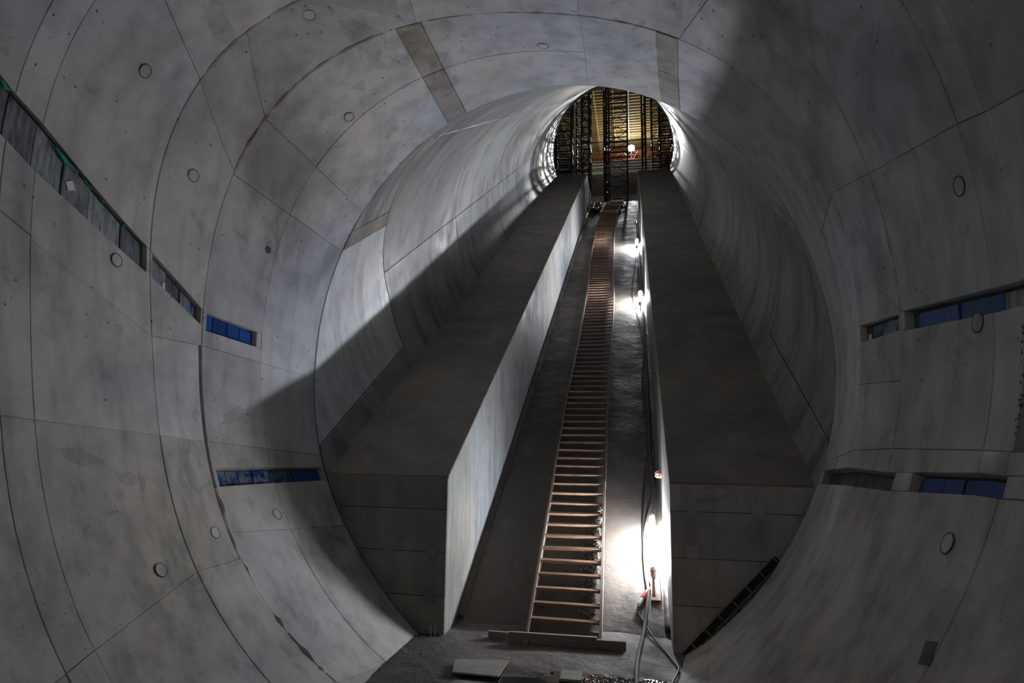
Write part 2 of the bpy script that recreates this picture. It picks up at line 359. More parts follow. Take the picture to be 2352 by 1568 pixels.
# slots: recessed plates
def plates(lo, hi, a, b, cuts, mats, par, dep=.075, inset_top=.02):
    cs = [a] + cuts + [b]
    d = 1 if lo(a) > 90 else -1        # on the left, u grows downwards
    for i in range(len(cs)-1):
        m = mats[i % len(mats)]
        if m is None: continue
        top = inset_top*11.8*random.uniform(.7, 1.8)
        l2 = (lambda y, t=top: lo(y)+t) if d > 0 else lo
        h2 = hi if d > 0 else (lambda y, t=top: hi(y)-t)
        patch('recess_plate', lambda u, v, dp: chamber(u, v, dp+dep), l2, h2, cs[i], cs[i+1], m, par, thick=.03, gap=.006, bev=.004, proud=random.uniform(0, .02), jit=.004, seed=i+a*7, du=1.2, dv=.2, ups=11.8)
def quad_on(name, fn, u, v, su, sv, m, par, proud=.006, rot=0):
    """small flat tag on the surface, su x sv metres"""
    c = fn(u, v, 0); eu = (fn(u+.5, v, 0)-fn(u-.5, v, 0)).normalized(); ev = (fn(u, v+.05, 0)-fn(u, v-.05, 0)).normalized()
    n = eu.cross(ev).normalized(); 
    a = eu*math.cos(rot)+ev*math.sin(rot); b = ev*math.cos(rot)-eu*math.sin(rot)
    bm = bmesh.new(); add_box(bm, c, (su, sv, proud*2), (a, b, n)); return child(name, bm, m, par)
for (k, a, b, lo, hi, par) in SLOTS:
    if k == 'A':
        n = max(1, round((b-a)/.42)); cuts = [a + (b-a)*(i+random.uniform(-.15, .15))/n for i in range(1, n)]
        plates(lo, hi, a, b, cuts, [M_STEEL], par)
    elif k == 'B': plates(lo, hi, a, b, [6.917, 7.134, 7.325], [M_STEEL, M_STEEL, M_STEEL, M_BLUEW], par)
    elif k == 'C': plates(lo, hi, a, b, [7.726, 7.978, 8.201], [M_BLUE], par, inset_top=.012)
    elif k == 'D': plates(lo, hi, a, b, [7.762, 7.978, 8.239] if a < 8.3 else [8.95, 9.033, 9.416], [M_BLUEW, M_BLUEW, M_BLUEW, M_BLUEW] if a < 8.3 else [M_BLUEW, M_BARE, M_BLUE, M_BLUE], par, inset_top=.008)
    elif k == 'R1': plates(lo, hi, a, b, [6.734, 7.134, 7.308], [M_BLUE, M_BLUEW, M_BLUEW, M_BARE], par)
    elif k == 'R2':
        if a > 5: plates(lo, hi, a, b, [5.655, 6.438], [M_BLUE, M_BLUE, M_BARE], par)
        else: plates(lo, hi, a, b, [a + .35*i for i in range(1, int((b-a)/.35))], [M_STEEL], par)
    elif k == 'R4': plates(lo, hi, a, b, [5.307, 5.612, 5.986] if b > 5.5 else [], [M_BLUE, M_BLUE, M_BLUE, M_BARE] if b > 5.5 else [M_BLUE], par)
    elif k == 'R3': plates(lo, hi, a, b, [7.134] if a < 7 and b > 7.2 else [], [M_BARE], par, dep=.10)
    elif k == 'V': plates(lo, hi, a, b, [], [M_BARE], par)
patch('blue_strip', lambda u, v, d: chamber(u, v, d+.05), 183.5, 190, 7.44, 7.475, M_BLUE, WL, thick=.02, gap=.001, bev=.002, ups=13)
slotA_hi = lambda y: 155.6 + (y-4.698)*(168-155.6)/1.9140000000000001 if y >= 4.698 else 142 + (y-2.61)*13.6/2.088
# teal foam stuffed along the upper edge of the long left recess
def foam(y0, y1, wd, off=.1):
    bm = bmesh.new(); n = 9; top = []; bot = []
    for i in range(n+1):
        y = y0 + (y1-y0)*i/n; u = slotA_hi(y)
        w_ = wd*(.35 + .65*math.sin(math.pi*min(1, (i+.3)/n)))*random.uniform(.7, 1.2)
        top.append([bm.verts.new(chamber(u-.05+off, y, d)) for d in (.02, .06)]); bot.append([bm.verts.new(chamber(u+off+w_*11.8, y+.02*random.random(), d)) for d in (.02+random.uniform(0, .02), .06)])
    for i in range(n):
        bm.faces.new((top[i][0], top[i+1][0], bot[i+1][0], bot[i][0])); bm.faces.new((bot[i][0], bot[i+1][0], bot[i+1][1], bot[i][1])); bm.faces.new((top[i][1], top[i][0], bot[i][0], bot[i][1])) if i == 0 else None
    child('foam_strip', bm, M_TEAL, WL)
foam(5.237, 5.533, .055); foam(4.567, 4.663, .04); foam(6.177, 6.264, .02); foam(5.872, 5.916, .02); foam(5.612, 5.742, .012)
for (y, off) in ((5.481, 2.6), ):
    quad_on('paper_tag', lambda u, v, d: chamber(u, v, .05), slotA_hi(y)+off, y, .10, .09, M_PAPER, WL, rot=.4)
quad_on('paper_tag', lambda u, v, d: chamber(u, v, .055), 173.2, 6.873, .09, .045, M_PAPER, WL)
quad_on('paper_tag', lambda u, v, d: chamber(u, v, .055), -3.0, 7.369, .075, .06, M_PAPER, WR)
for i in range(26):
    y = 4.672 + random.uniform(-.015, .015); u = random.uniform(-17, -7)
    bm = bmesh.new(); bmesh.ops.create_icosphere(bm, subdivisions=1, radius=random.uniform(.008, .02), matrix=Matrix.Translation(chamber(u, y, 0)))
    if i == 0: fb = bm
    else:
        me = bpy.data.meshes.new('t'); bm.to_mesh(me); bm.free(); fb.from_mesh(me); bpy.data.meshes.remove(me)
fo = child('foam_crumbs', fb, M_TEAL, WR); fo['kind'] = 'stuff'
# grout plugs (round patches with a groove)
def plug(th, y, r=.075, filled=False, fn=chamber, par=None):
    c = fn(th, y, 0); eu = (fn(th+.5, y, 0)-fn(th-.5, y, 0)).normalized(); ev = (fn(th, y+.05, 0)-fn(th, y-.05, 0)).normalized()
    n = eu.cross(ev).normalized()
    if n.dot(-c) < 0: n = -n
    par = par or side(th); K = 28
    bm = bmesh.new()
    def rg(rr, h): return [bm.verts.new(c + (eu*math.cos(2*math.pi*k/K) + ev*math.sin(2*math.pi*k/K))*rr*(1+.03*math.sin(k*1.7)) + n*h) for k in range(K)]
    rs = [rg(r*1.08, .006), rg(r*1.06, .013), rg(r*1.0, .013), rg(r*.96, .008)]
    for A, B in zip(rs, rs[1:]):
        for k in range(K): bm.faces.new((A[k], A[(k+1) % K], B[(k+1) % K], B[k]))
    child('plug_rim', bm, M_BARE, par)
    bm = bmesh.new(); A = rg(r*.965, .008); B = rg(r*.92, .013)
    for k in range(K): bm.faces.new((A[k], A[(k+1) % K], B[(k+1) % K], B[k]))
    bm.faces.new(B)
    child('grout_plug', bm, M_BARE if filled else M_CH, par)
for a in [(144, 5.907), (153.4, 7.012), (120.9, 6.829), (127.7, 8.411), (86.8, 8.391), (8.9, 5.22), (-27.9, 5.133), (220, 6.116), (213.9, 8.391), (216.5, 7.178), (171.5, 6.09), (-5.7, 5.237)]:
    plug(*a)
plug(159.1, 8.391, .05, True)
# ragged mortar ridges along the ring seams
def ridge(y, u0, u1, par, w=.022, h=.012, m=M_CH, amp=.35):
    bm = bmesh.new(); n = int((u1-u0)/.8); prev = None
    for i in range(n+1):
        u = u0 + (u1-u0)*i/n; k = noise.noise(Vector((u*.35, y, 3)))
        ww = w*(1+amp*2*k); hh = h*max(.1, (1+2.2*noise.noise(Vector((u*.5, y, 8)))))
        if i in (0, n): hh = 0
        cur = [bm.verts.new(chamber(u, y-ww, .004)), bm.verts.new(chamber(u, y-ww*.4, -hh)), bm.verts.new(chamber(u, y+ww*.5, -hh)), bm.verts.new(chamber(u, y+ww, .004))]
        if prev:
            for j in range(3): bm.faces.new((prev[j], cur[j], cur[j+1], prev[j+1]))
        prev = cur
    child('mortar_ridge', bm, m, par, True)
ridge(6.612, 108, 139, CE if False else WL, .03, .014, M_STRIP); ridge(7.482, 112, 149, WL, .028, .014, M_STRIP)
ridge(7.482, 66, 104, CE, .016, .008, M_STRIP); ridge(6.612, -22, 52, WR, .022, .012, M_MORT); ridge(7.482, 1, 50, WR, .018, .010, M_CH)
ridge(7.482, 209, 244, WL, .03, .02, M_CH)

# ------------------------------------------------------------------ inclined tunnel lining
st = lambda u: s_at_y(u, 9.775)
en = lambda u: s_at_y(u, YEND)
J = [(lambda u, k=k: k - 1.2*max(0, math.sin(R_(u)))) for k in (4.5, 10.6, 17, 23.3, 29.5, 35.2)]
rings = [st] + J + [en]
for i in range(len(rings)-1):
    if i == 0: us = [-30, -14, 25.5, 29, 60, 92, 124, 150, 154.6, 196, 210]
    else: us = [-30, 9.6, 55+random.uniform(-2, 2), 90, 126+random.uniform(-3, 2), 170.4, 210]
    for a, b in zip(us, us[1:]):
        strip = i == 0 and (a, b) in ((25.5, 29), (150, 154.6))
        kick = i == 0 and (a == -30 or a == 196)
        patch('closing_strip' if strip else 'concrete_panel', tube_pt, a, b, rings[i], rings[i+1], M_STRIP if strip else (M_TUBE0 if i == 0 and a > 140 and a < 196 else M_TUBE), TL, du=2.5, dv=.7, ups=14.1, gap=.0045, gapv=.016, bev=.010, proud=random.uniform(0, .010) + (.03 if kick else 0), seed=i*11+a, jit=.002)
backing('joint_backing', lambda u, v: tube_pt(u, v, .13), -34, 214, lambda u: [st(u)+(en(u)-st(u))*k/12 for k in range(13)], TL, 60)
# annulus behind the portal closing chamber shell to tube shell
# ------------------------------------------------------------------ blocks beside the trench
def top_z(y): return ZT + (y-Y0)*T30
def flr_z(y): return ZF + (y-Y0)*T30
def block(name, x0, x1, label, cuts, lifts, inner):
    root = empty(name, ((x0+x1)/2, Y0, ZFLOOR), label, 'wall', kind='structure')
    ys = [Y0+.052] + [Y0 + s*C30 for s in cuts] + [YEND]
    for a, b in zip(ys, ys[1:]):
        g = .004
        bm = bmesh.new(); add_prism(bm, [(a+g, top_z(a+g)), (b-g, top_z(b-g)), (b-g, top_z(b-g)-4), (a+g, top_z(a+g)-4)], x0, x1)
        bmesh.ops.bevel(bm, geom=[e for e in bm.edges if abs(e.verts[0].co.x-e.verts[1].co.x) < .01 and abs(e.verts[0].co.x-inner) < .01], offset=.012, segments=1, affect='EDGES')
        o = child('concrete_block', bm, M_TOP, root)
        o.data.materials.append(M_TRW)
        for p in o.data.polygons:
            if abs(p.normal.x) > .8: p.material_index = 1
    zs = [ZT] + lifts + [-3.35]
    for z1, z0 in zip(zs, zs[1:]):
        bm = bmesh.new(); add_box(bm, ((x0+x1)/2, Y0+.027, (z0+z1)/2), (x1-x0, .05, z1-z0-.007), bev=.008)
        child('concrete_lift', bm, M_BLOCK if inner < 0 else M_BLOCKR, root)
    bm = bmesh.new(); add_prism(bm, [(Y0+.045, ZT-.02), (Y0+.06, ZT-.02), (Y0+.06, -3.6), (Y0+.045, -3.6)], x0+.02, x1-.02) 
    child('joint_backing', bm, M_BACK, root)
    return root
BL = block('wall_trench_left', -6.0, XL, 'sloping concrete block left of the trench with pale lit inner face', [4.4, 12.0, 20, 28], [-1.24, -1.89, -2.55], XL)
BR = block('wall_trench_right', XR, 3.6, 'sloping concrete block right of the trench behind the lamps', [4.6, 13, 21, 29], [-1.14, -1.80, -2.46], XR)
for x, z, par, s_ in ((.83, -1.12, BR, .15), (1.72, -1.08, BR, .17), (.81, -1.71, BR, .19), (1.35, -1.70, BR, .15), (-3.82, -1.91, BL, .16), (-3.14, -1.90, BL, .16), (-3.15, -2.57, BL, .15)):
    bm = bmesh.new(); add_box(bm, (x, Y0-.004, z), (s_, .014, s_*1.0), bev=.004); child('square_patch', bm, M_MORT if par is BR else M_BLOCK, par)
# trench floor
FT = empty('floor_trench', ((XL+XR)/2, 10.5, ZFLOOR), 'rough sloping concrete floor of the trench under the wooden ladder', 'floor', kind='structure')
def rough_slab():
    bm = bmesh.new(); nx, ny = 34, 330; g = []
    ya = Y0+.55; yb = 44.3
    for i in range(nx+1):
        x = XL-.05 + (XR-XL+.1)*i/nx; row = []
        for j in range(ny+1):
            t = j/ny; y = ya + (yb-ya)*t**1.5
            rgh = .012 if x > -.5 else .007
            h = rgh*noise.noise(Vector((x*2.2, y*1.1, 0))) + .006*noise.noise(Vector((x*9, y*6, 4)))
            if -.45 < x < .1 and y < 13.6:
                k = max(0, noise.noise(Vector((x*3, y*1.6, 9)))+.1); h += .03*k*noise.noise(Vector((x*22, y*18, 2)))
            row.append(bm.verts.new(Vector((x, y, flr_z(y))) + NV*h))
        g.append(row)
    for a, b in zip(g, g[1:]):
        for j in range(ny): bm.faces.new((a[j], b[j], b[j+1], a[j+1])).smooth = True
    return bm
child('screed_surface', rough_slab(), M_TRF, FT)
for x0, x1, hgt, yb_ in ((XL, XL+.17, .075, 40), (XR-.13, XR, .08, 40)):   # mortar fillets at the foot of both side walls
    bm = bmesh.new(); g = []
    for j in range(100):
        y = Y0+.75 + (yb_-Y0)*(j/99)**1.3; w_ = (x1-x0)*(.8+.35*noise.noise(Vector((x0, y*.8, 1))))
        xi, xo = (x0, x0+w_) if x0 < -1 else (x1, x1-w_)
        b0 = Vector((0, y, flr_z(y)))
        g.append([bm.verts.new(b0+XV*xi+NV*hgt), bm.verts.new(b0+XV*(xi+(xo-xi)*.55)+NV*hgt*.9), bm.verts.new(b0+XV*xo-NV*.03)])
    for a, b in zip(g, g[1:]):
        for k in (0, 1): bm.faces.new((a[k], a[k+1], b[k+1], b[k])).smooth = True
    bm.faces.new(g[0]); child('mortar_fillet', bm, M_TRF, FT)

# ------------------------------------------------------------------ chamber floor
FLR = empty('floor', (-1.2, 8, ZFLOOR), 'muddy concrete floor strip at the foot of the trench', 'floor', kind='structure')
bm = bmesh.new(); xs = [-6.5 + .12*i for i in range(84)]; ys = [-8, -4, 0, 4, 6] + [7 + .1*i for i in range(38)]
g = [[bm.verts.new((x, y, ZFLOOR + .018*noise.noise(Vector((x*1.3, y*1.3, 5))) + .008*noise.noise(Vector((x*6, y*6, 1))) - (.03 if (-1.9 < x < .8 and y < 8.62+.12*noise.noise(Vector((x*2, 0, 0)))) else 0))) for y in ys] for x in xs]
for a, b in zip(g, g[1:]):
    for j in range(len(ys)-1): bm.faces.new((a[j], b[j], b[j+1], a[j+1])).smooth = True
child('floor_slab', bm, M_FLOOR, FLR)
bm = bmesh.new()
def blob(bm, cx, cy, rx, ry, z, seed, n=40):
    vs = [bm.verts.new((cx + rx*math.cos(t)*(1+.25*noise.noise(Vector((math.cos(t)*1.5, math.sin(t)*1.5, seed)))), cy + ry*math.sin(t)*(1+.25*noise.noise(Vector((math.cos(t)*2, math.sin(t)*2, seed+5)))), z)) for t in [2*math.pi*k/n for k in range(n)]]
    bm.faces.new(vs)
blob(bm, -.3, 8.42, .85, .33, ZFLOOR+.006, 2); blob(bm, -1.5, 8.05, .9, .35, ZFLOOR+.007, 5)
tag(solo('puddle', bm, M_WATER, (-.4, 8.3, ZFLOOR)), 'dark wet puddle on the floor in front of the trench', 'puddle', kind='stuff')
def scatter(name, boxes, n, rmin, rmax, m, label, cat, base):
    bm = bmesh.new()
    for i in range(n):
        p, nrm = boxes()
        r = random.uniform(rmin, rmax)**1
        ret = bmesh.ops.create_icosphere(bm, subdivisions=1, radius=r)
        sx, sy, sz = (random.uniform(.7, 1.3) for _ in range(3))
        rot = Matrix.Rotation(random.uniform(0, 6.28), 4, 'XYZ'[i % 3])
        for v in ret['verts']: v.co = p + (rot @ Vector((v.co.x*sx, v.co.y*sy, v.co.z*sz*.7))) + nrm*r*.3
    return tag(solo(name, bm, m, base), label, cat, kind='stuff')
scatter('gravel', lambda: (Vector((random.gauss(-.05, .42) if True else 0, random.uniform(7.7, 8.66), ZFLOOR-.0)), Vector((0, 0, 1))), 2600, .006, .02, M_GRAV, 'wet dark gravel spilled in the puddle at the bottom edge', 'gravel', (0, 8.3, ZFLOOR))
def rub():
    s = random.uniform(1.1, 3.9); x = -.66 - abs(random.gauss(0, .12)); y = Y0 + s*C30
    if random.random() < .4: x = random.uniform(-1.0, -.6)
    return Vector((x, y, flr_z(y))), NV
scatter('rubble', rub, 500, .008, .024, M_RUB, 'loose rubble caught under the right edge of the ladder treads', 'rubble', (-.7, 12, -2.2))

# ------------------------------------------------------------------ wooden ladder in the trench
def sp(x, s, n=0): return FL0 + XV*x + SV*s + NV*n
CL = [(0.0, -1.10, 1.17), (.4, -1.10, 1.17), (1.75, -1.12, 1.15), (4.98, -1.18, 1.13), (8.7, -1.22, 1.11), (12.9, -1.225, 1.13), (13.4, -1.215, 1.10), (16.3, -1.205, 1.08), (17.6, -1.25, 1.10), (19.9, -1.35, 1.10), (23, -1.40, 1.09), (26.4, -1.44, 1.10), (29, -1.445, 1.12), (33.5, -1.42, 1.14), (35.7, -1.30, 1.10), (38.6, -1.12, 1.08)]
def cl(s):
    for a, b in zip(CL, CL[1:]):
        if s <= b[0]:
            t = (s-a[0])/(b[0]-a[0]); return a[1]+(b[1]-a[1])*t, a[2]+(b[2]-a[2])*t
    return CL[-1][1:]
LD = empty('wooden_ladder', sp(-1.1, .35), 'long wooden ladder walkway with orange-brown batten treads climbing the trench', 'ladder')
joints_s = [.35, 4.6, 8.9, 13.3, 17.6, 22.0, 26.6, 30.6, 34.6, 38.7]
for k, (a, b) in enumerate(zip(joints_s, joints_s[1:])):
    for sd in (-1, 1):
        xa, wa = cl(a); xb, wb = cl(b)
        off = .012*(k % 2)
        p = sp(xa+sd*(wa/2-.025+off), a-.08, .135); q = sp(xb+sd*(wb/2-.025+off), b+.08, .135)
        d = (q-p); bm = bmesh.new(); side_v = d.normalized().cross(NV).normalized()
        add_box(bm, (p+q)/2, (.045, d.length, .17), (side_v, d.normalized(), side_v.cross(d.normalized())), bev=.003)
        child('rail', bm, M_RAIL, LD)
bm = bmesh.new(); add_box(bm, (0, 0, 0), (1, .072, .048), bev=.004); tm = bpy.data.meshes.new('tread'); bm.to_mesh(tm); bm.free(); tm.materials.append(M_WOOD)
s = .78
while s < 38.0:
    x, wd = cl(s); c = sp(x, s, .185) - Vector(LD.location)
    o = link('tread', tm, None, LD); o.location = c
    o.rotation_euler = (R_(30 + random.uniform(-4, 4) - 12), R_(random.uniform(-.5, .5)), R_(random.uniform(-1.0, 1.0) + (1.2 if s > 17 else 0)))
    o.scale = (wd-.075, random.uniform(.9, 1.1), random.uniform(.9, 1.1)); s += .333*random.uniform(.985, 1.015)
bm = bmesh.new(); add_box(bm, sp(-1.0, 39.0, .10), (1.0, 1.3, .03), (XV, SV, NV))
tag(solo('plywood_ramp', bm, M_PLY, sp(-1.0, 39.0, .08)), 'brown plywood sheet bridging the top of the ladder', 'board')
# planks at the ladder's foot
def plank(name, c, size, rz, label, cat='plank', m=M_PLY, rx=0, group=None):
    R = Matrix.Rotation(R_(rz), 3, 'Z') @ Matrix.Rotation(R_(rx), 3, 'X')
    bm = bmesh.new(); add_box(bm, c, size, [R @ a for a in (XV, Vector((0, 1, 0)), Vector((0, 0, 1)))], bev=.003)
    return tag(solo(name, bm, m, (c[0], c[1], c[2]-size[2]/2)), label, cat, group)
plank('plank', (-1.22, 9.72, ZFLOOR+.075), (1.30, .06, .15), 1.5, 'long upright plank on the floor under the left foot of the ladder', m=M_PLANK)
plank('plank', (-.37, 9.70, ZFLOOR+.065), (.42, .06, .13), .5, 'short upright plank on the floor under the right foot of the ladder', m=M_PLANK)
plank('plank', (-2.0, 9.83, ZFLOOR+.05), (.42, .05, .10), -1, 'small plank end lying left of the long plank at the ladder foot', m=M_PLANK)
for x in (-1.62, -.62):
    plank('timber_block', (x, 9.66, ZFLOOR+.03), (.09, .12, .06), 8, 'small timber block at the foot of the ladder, ' + ('left' if x < -1 else 'right') + ' one', 'block', M_WOOD)
# plywood sheet and board lying in front
bm = bmesh.new(); vs = [(-2.41, 8.71), (-1.70, 8.82), (-1.72, 8.25), (-2.32, 8.26)]
lo_ = [bm.verts.new((x, y, ZFLOOR+.03)) for x, y in vs]; hi_ = [bm.verts.new((x, y, ZFLOOR+.052)) for x, y in vs]
bm.faces.new(lo_); bm.faces.new(hi_)
for i in range(4): bm.faces.new((lo_[i], lo_[(i+1) % 4], hi_[(i+1) % 4], hi_[i]))
tag(solo('plywood_sheet', bm, M_PLY, (-2.0, 8.5, ZFLOOR+.02)), 'grey plywood offcut lying flat on the floor left of the puddle', 'board')
plank('plank_offcut', (-.83, 8.50, ZFLOOR+.03), (.27, .30, .035), 2, 'short pale board lying at the puddle edge, bottom centre', 'board')
bm = bmesh.new(); add_tube(bm, [(-3.05, 9.62, ZFLOOR-.02), (-3.06, 9.62, ZFLOOR+.17)], .008, 6); add_tube(bm, [(-3.0, 9.64, ZFLOOR-.02), (-2.99, 9.64, ZFLOOR+.16)], .008, 6)
tag(solo('rebar_stub', bm, M_GALV, (-3.03, 9.62, ZFLOOR)), 'two thin rebar stubs sticking up beside the left block corner', 'rebar')
bm = bmesh.new(); blob(bm, -3.05, 9.72, .14, .06, ZFLOOR+.012, 8, 18)
child('drain_hole', bm, M_BLK, FLR)

# ------------------------------------------------------------------ cables and hose
HOSE = [(-0.018, 8.139, -3.060), (-0.010, 9.022, -3.060), (.05, 9.9, -3.055), (0.109, 10.504, -3.0), (0.182, 11.164, -2.652), (0.158, 11.604, -2.398), (0.149, 12.116, -2.103), (0.207, 12.786, -1.715), (0.336, 13.393, -1.365), (0.388, 13.827, -1.114), (0.366, 14.188, -0.906), (0.348, 15.309, -0.259), (0.364, 16.767, 0.583), (0.396, 18.562, 1.619), (0.367, 20.316, 2.632), (0.375, 23.732, 4.604), (0.387, 27.710, 6.901), (0.368, 32.457, 9.642), (0.41, 40.809, 14.464)]
C2 = [(0.25, 14.6, -0.67), (0.164, 13.402, -1.371), (0.129, 12.263, -2.029), (0.193, 11.529, -2.453), (0.259, 11.356, -2.553), (0.302, 11.50, -2.44)]
C3 = [(0.297, 11.393, -2.531), (0.235, 11.285, -2.594), (0.176, 11.212, -2.636)]
C3b = [(0.037, 10.936, -2.795), (0.014, 10.839, -2.851), (0.144, 10.572, -3.005), (0.296, 10.065, -3.075), (0.452, 9.490, -3.075), (0.528, 9.063, -3.07), (0.422, 8.566, -3.07), (.40, 8.2, -3.07)]
C4 = [(0.249, 14.617, -0.670), (0.319, 15.328, -0.259), (0.314, 16.564, 0.454), (0.226, 17.524, 1.008), (0.255, 18.901, 1.804), (0.358, 20.499, 2.726), (0.300, 21.680, 3.408), (0.230, 22.696, 3.995), (0.160, 23.225, 4.300), (0.151, 23.777, 4.619), (0.029, 24.833, 5.228), (0.004, 26.522, 6.203), (0.137, 29.235, 7.770), (0.201, 31.472, 9.062), (.24, 33.5, 10.2), (.3, 36.2, 11.75)]
def cable(name, pts, r, m, label, cat='cable', seg=8):
    bm = bmesh.new(); add_tube(bm, spline(pts), r, seg); return tag(solo(name, bm, m, pts[0], True), label, cat)
cable('hose', HOSE, .030, M_HOSE, 'thick muddy grey hose running down along the right trench wall to the puddle', 'hose')
cable('power_cable', C2, .013, M_BLK, 'black cable looping beside the thick hose down to the lowest lamp plug')
cable('power_cable', C3, .012, M_BLK, 'short black lead between the lowest lamp plug and the red coupling')
cable('power_cable', C3b, .014, M_BLK, 'black cable snaking from the red coupling over the floor to the puddle')
cable('power_cable', C4, .012, M_BLK, 'thin black cable sagging beside the upper trench lamps')
# red and white coupling
def coupling(p, q, label):
    p, q = Vector(p), Vector(q); d = (q-p); t = empty('plug_coupling', p, label, 'plug')
    bm = bmesh.new(); add_tube(bm, [p, p+d*.12, p+d*.45, p+d*.5], .03, 12, radii=[.022, .034, .036, .028]); child('white_shell', bm, M_WHT, t, False)
    bm = bmesh.new(); add_tube(bm, [p+d*.48, p+d*.5, p+d*.62, p+d*.64, p+d*.85, p+d], .03, 12, radii=[.03, .043, .043, .036, .034, .02]); child('red_shell', bm, M_RED, t, False)
    return t
coupling((0.02, 10.90, -2.79), (0.18, 11.215, -2.60), 'red and white industrial plug coupling lying on the slope below the lowest lamp')

# ------------------------------------------------------------------ trench lamps
def trench_lamp(x, s0, s1, lit, label, r=.055, n=.26, small=False):
    a, b = sp(x, s0, n), sp(x+.02, s1, n+.02)
    d = (b-a).normalized(); t = empty('tube_lamp', a, label, 'lamp', 'tube lamps along the right side of the trench')
    bm = bmesh.new(); add_tube(bm, [a+d*.02, a+d*.05, b-d*.05, b-d*.02], r, 14, radii=[r*.7, r, r, r*.7]); child('light_tube', bm, M_TUBE_ON if lit else M_TUBE_OFF, t, True)
    for p, q in ((a-d*.06, a+d*.03), (b-d*.03, b+d*.05)):
        bm = bmesh.new(); add_tube(bm, [p, p+(q-p)*.2, q], r*.9, 12, radii=[r*.6, r*.95, r*1.0]); child('end_cap', bm, M_WHT, t)
    bm = bmesh.new(); add_tube(bm, [b+d*.04, b+d*.10+NV*.02, b+d*.12-NV*.02], .007, 6); child('hook', bm, M_GALV, t)
    # socket with red plug at the lower end
    e = a - d*.08
    bm = bmesh.new(); add_tube(bm, [e-d*.06, e-d*.09, e-d*.16-NV*.05], .03, 12, radii=[.04, .036, .016]); pl_ = child('plug', bm, M_WHT, t)
    bm = bmesh.new(); add_tube(bm, [e+d*.04, e-d*.02, e-d*.06], .04, 12, radii=[.028, .045, .045]); child('plug_collar', bm, M_RED, pl_)
    # wooden stake that the lamp is tied to
    bm = bmesh.new(); m_ = (a+b)/2 - NV*(r+.03); L_ = (b-a).length
    add_box(bm, m_ - d*.32, (.045, L_+.35, .03), (XV, d, d.cross(XV))); child('stake', bm, M_WOOD, t)
    for f in (.06, .92):
        bm = bmesh.new(); pp = a+(b-a)*f; add_tube(bm, [pp - NV*(r+.02), pp - NV*n], .012, 6); child('bracket', bm, M_GALV, t)
    return t
trench_lamp(.28, 1.88, 3.26, True, 'glaring white tube lamp nearest the foot of the trench beside the right wall', n=.30, r=.055)
trench_lamp(.29, 16.0, 17.3, True, 'lit white tube lamp, second up the right trench wall', r=.075)
trench_lamp(.26, 24.9, 26.3, True, 'lit white tube lamp, third up the right trench wall', r=.075)
trench_lamp(.30, 29.8, 31.0, False, 'unlit tube lamp, highest one along the right trench wall')
bm = bmesh.new(); add_box(bm, sp(.31, 1.93, .045), (.16, .95, .025), (XV, SV, NV), bev=.002)
tag(solo('wooden_board', bm, M_WOOD, sp(.31, 1.93, .03)), 'orange wooden board lying under the plug of the lowest lamp', 'board')
# orange bulkhead lamp on the right trench wall
c = Vector((XR-.0, 11.953*1.06, -.80)); t = empty('bulkhead_lamp', c, 'small round orange-framed lamp fixed high on the right trench wall', 'lamp')
bm = bmesh.new(); add_tube(bm, [c, c-XV*.03, c-XV*.05], .05, 16, radii=[.075, .075, .062]); child('base', bm, M_ORG, t)
bm = bmesh.new(); add_tube(bm, [c-XV*.05, c-XV*.08, c-XV*.11, c-XV*.12], .05, 16, radii=[.062, .062, .050, .018]); child('lens', bm, M_WHT, t, True)
for k in range(4):
    bm = bmesh.new(); q = Matrix.Rotation(k*math.pi/2+.4, 3, 'X') @ Vector((0, 0, 1))
    add_tube(bm, [c-XV*.02+q*.072, c-XV*.08+q*.074, c-XV*.13+q*.035], .005, 6); child('guard_bar', bm, M_ORG, t)

# ------------------------------------------------------------------ slotted rail at the foot of the right wall
P0, P1 = Vector((1.985, 9.70, -1.77)), Vector((.66, 9.70, -3.19)); dd = (P1-P0).normalized(); nn = Vector((dd.z, 0, -dd.x))
t = empty('slotted_rail', P1, 'grey steel slotted rail with cross brackets along the joint of right block and wall', 'rail')
bm = bmesh.new(); add_box(bm, (P0+P1)/2 , (.012, .06, (P1-P0).length), (nn, Vector((0, 1, 0)), dd)); child('rail_web', bm, M_GALV, t)
bm = bmesh.new(); add_box(bm, (P0+P1)/2 + nn*.05 + Vector((0, .05, 0)), (.09, .012, (P1-P0).length), (nn, Vector((0, 1, 0)), dd)); child('rail_back', bm, M_BLK, t)
for k in range(7):
    p = P0 + (P1-P0)*(k+.12)/7.0
    for sg in (1, ):
        bm = bmesh.new(); add_box(bm, p + nn*.04*sg*(1 if nn.x < 0 else -1), (.12, .03, .022), (nn, Vector((0, 1, 0)), dd)); child('bracket', bm, M_GALV, t)
        bm = bmesh.new(); add_box(bm, p - nn*.05*(1 if nn.x < 0 else -1) + dd*.03, (.03, .035, .03), (nn, Vector((0, 1, 0)), dd)); child('bolt', bm, M_BLK, t)
# square box lid on the right wall
quad_on('box_lid', chamber, -37.3, 4.768, .16, .13, M_BARE, WR, proud=.012, rot=.3)

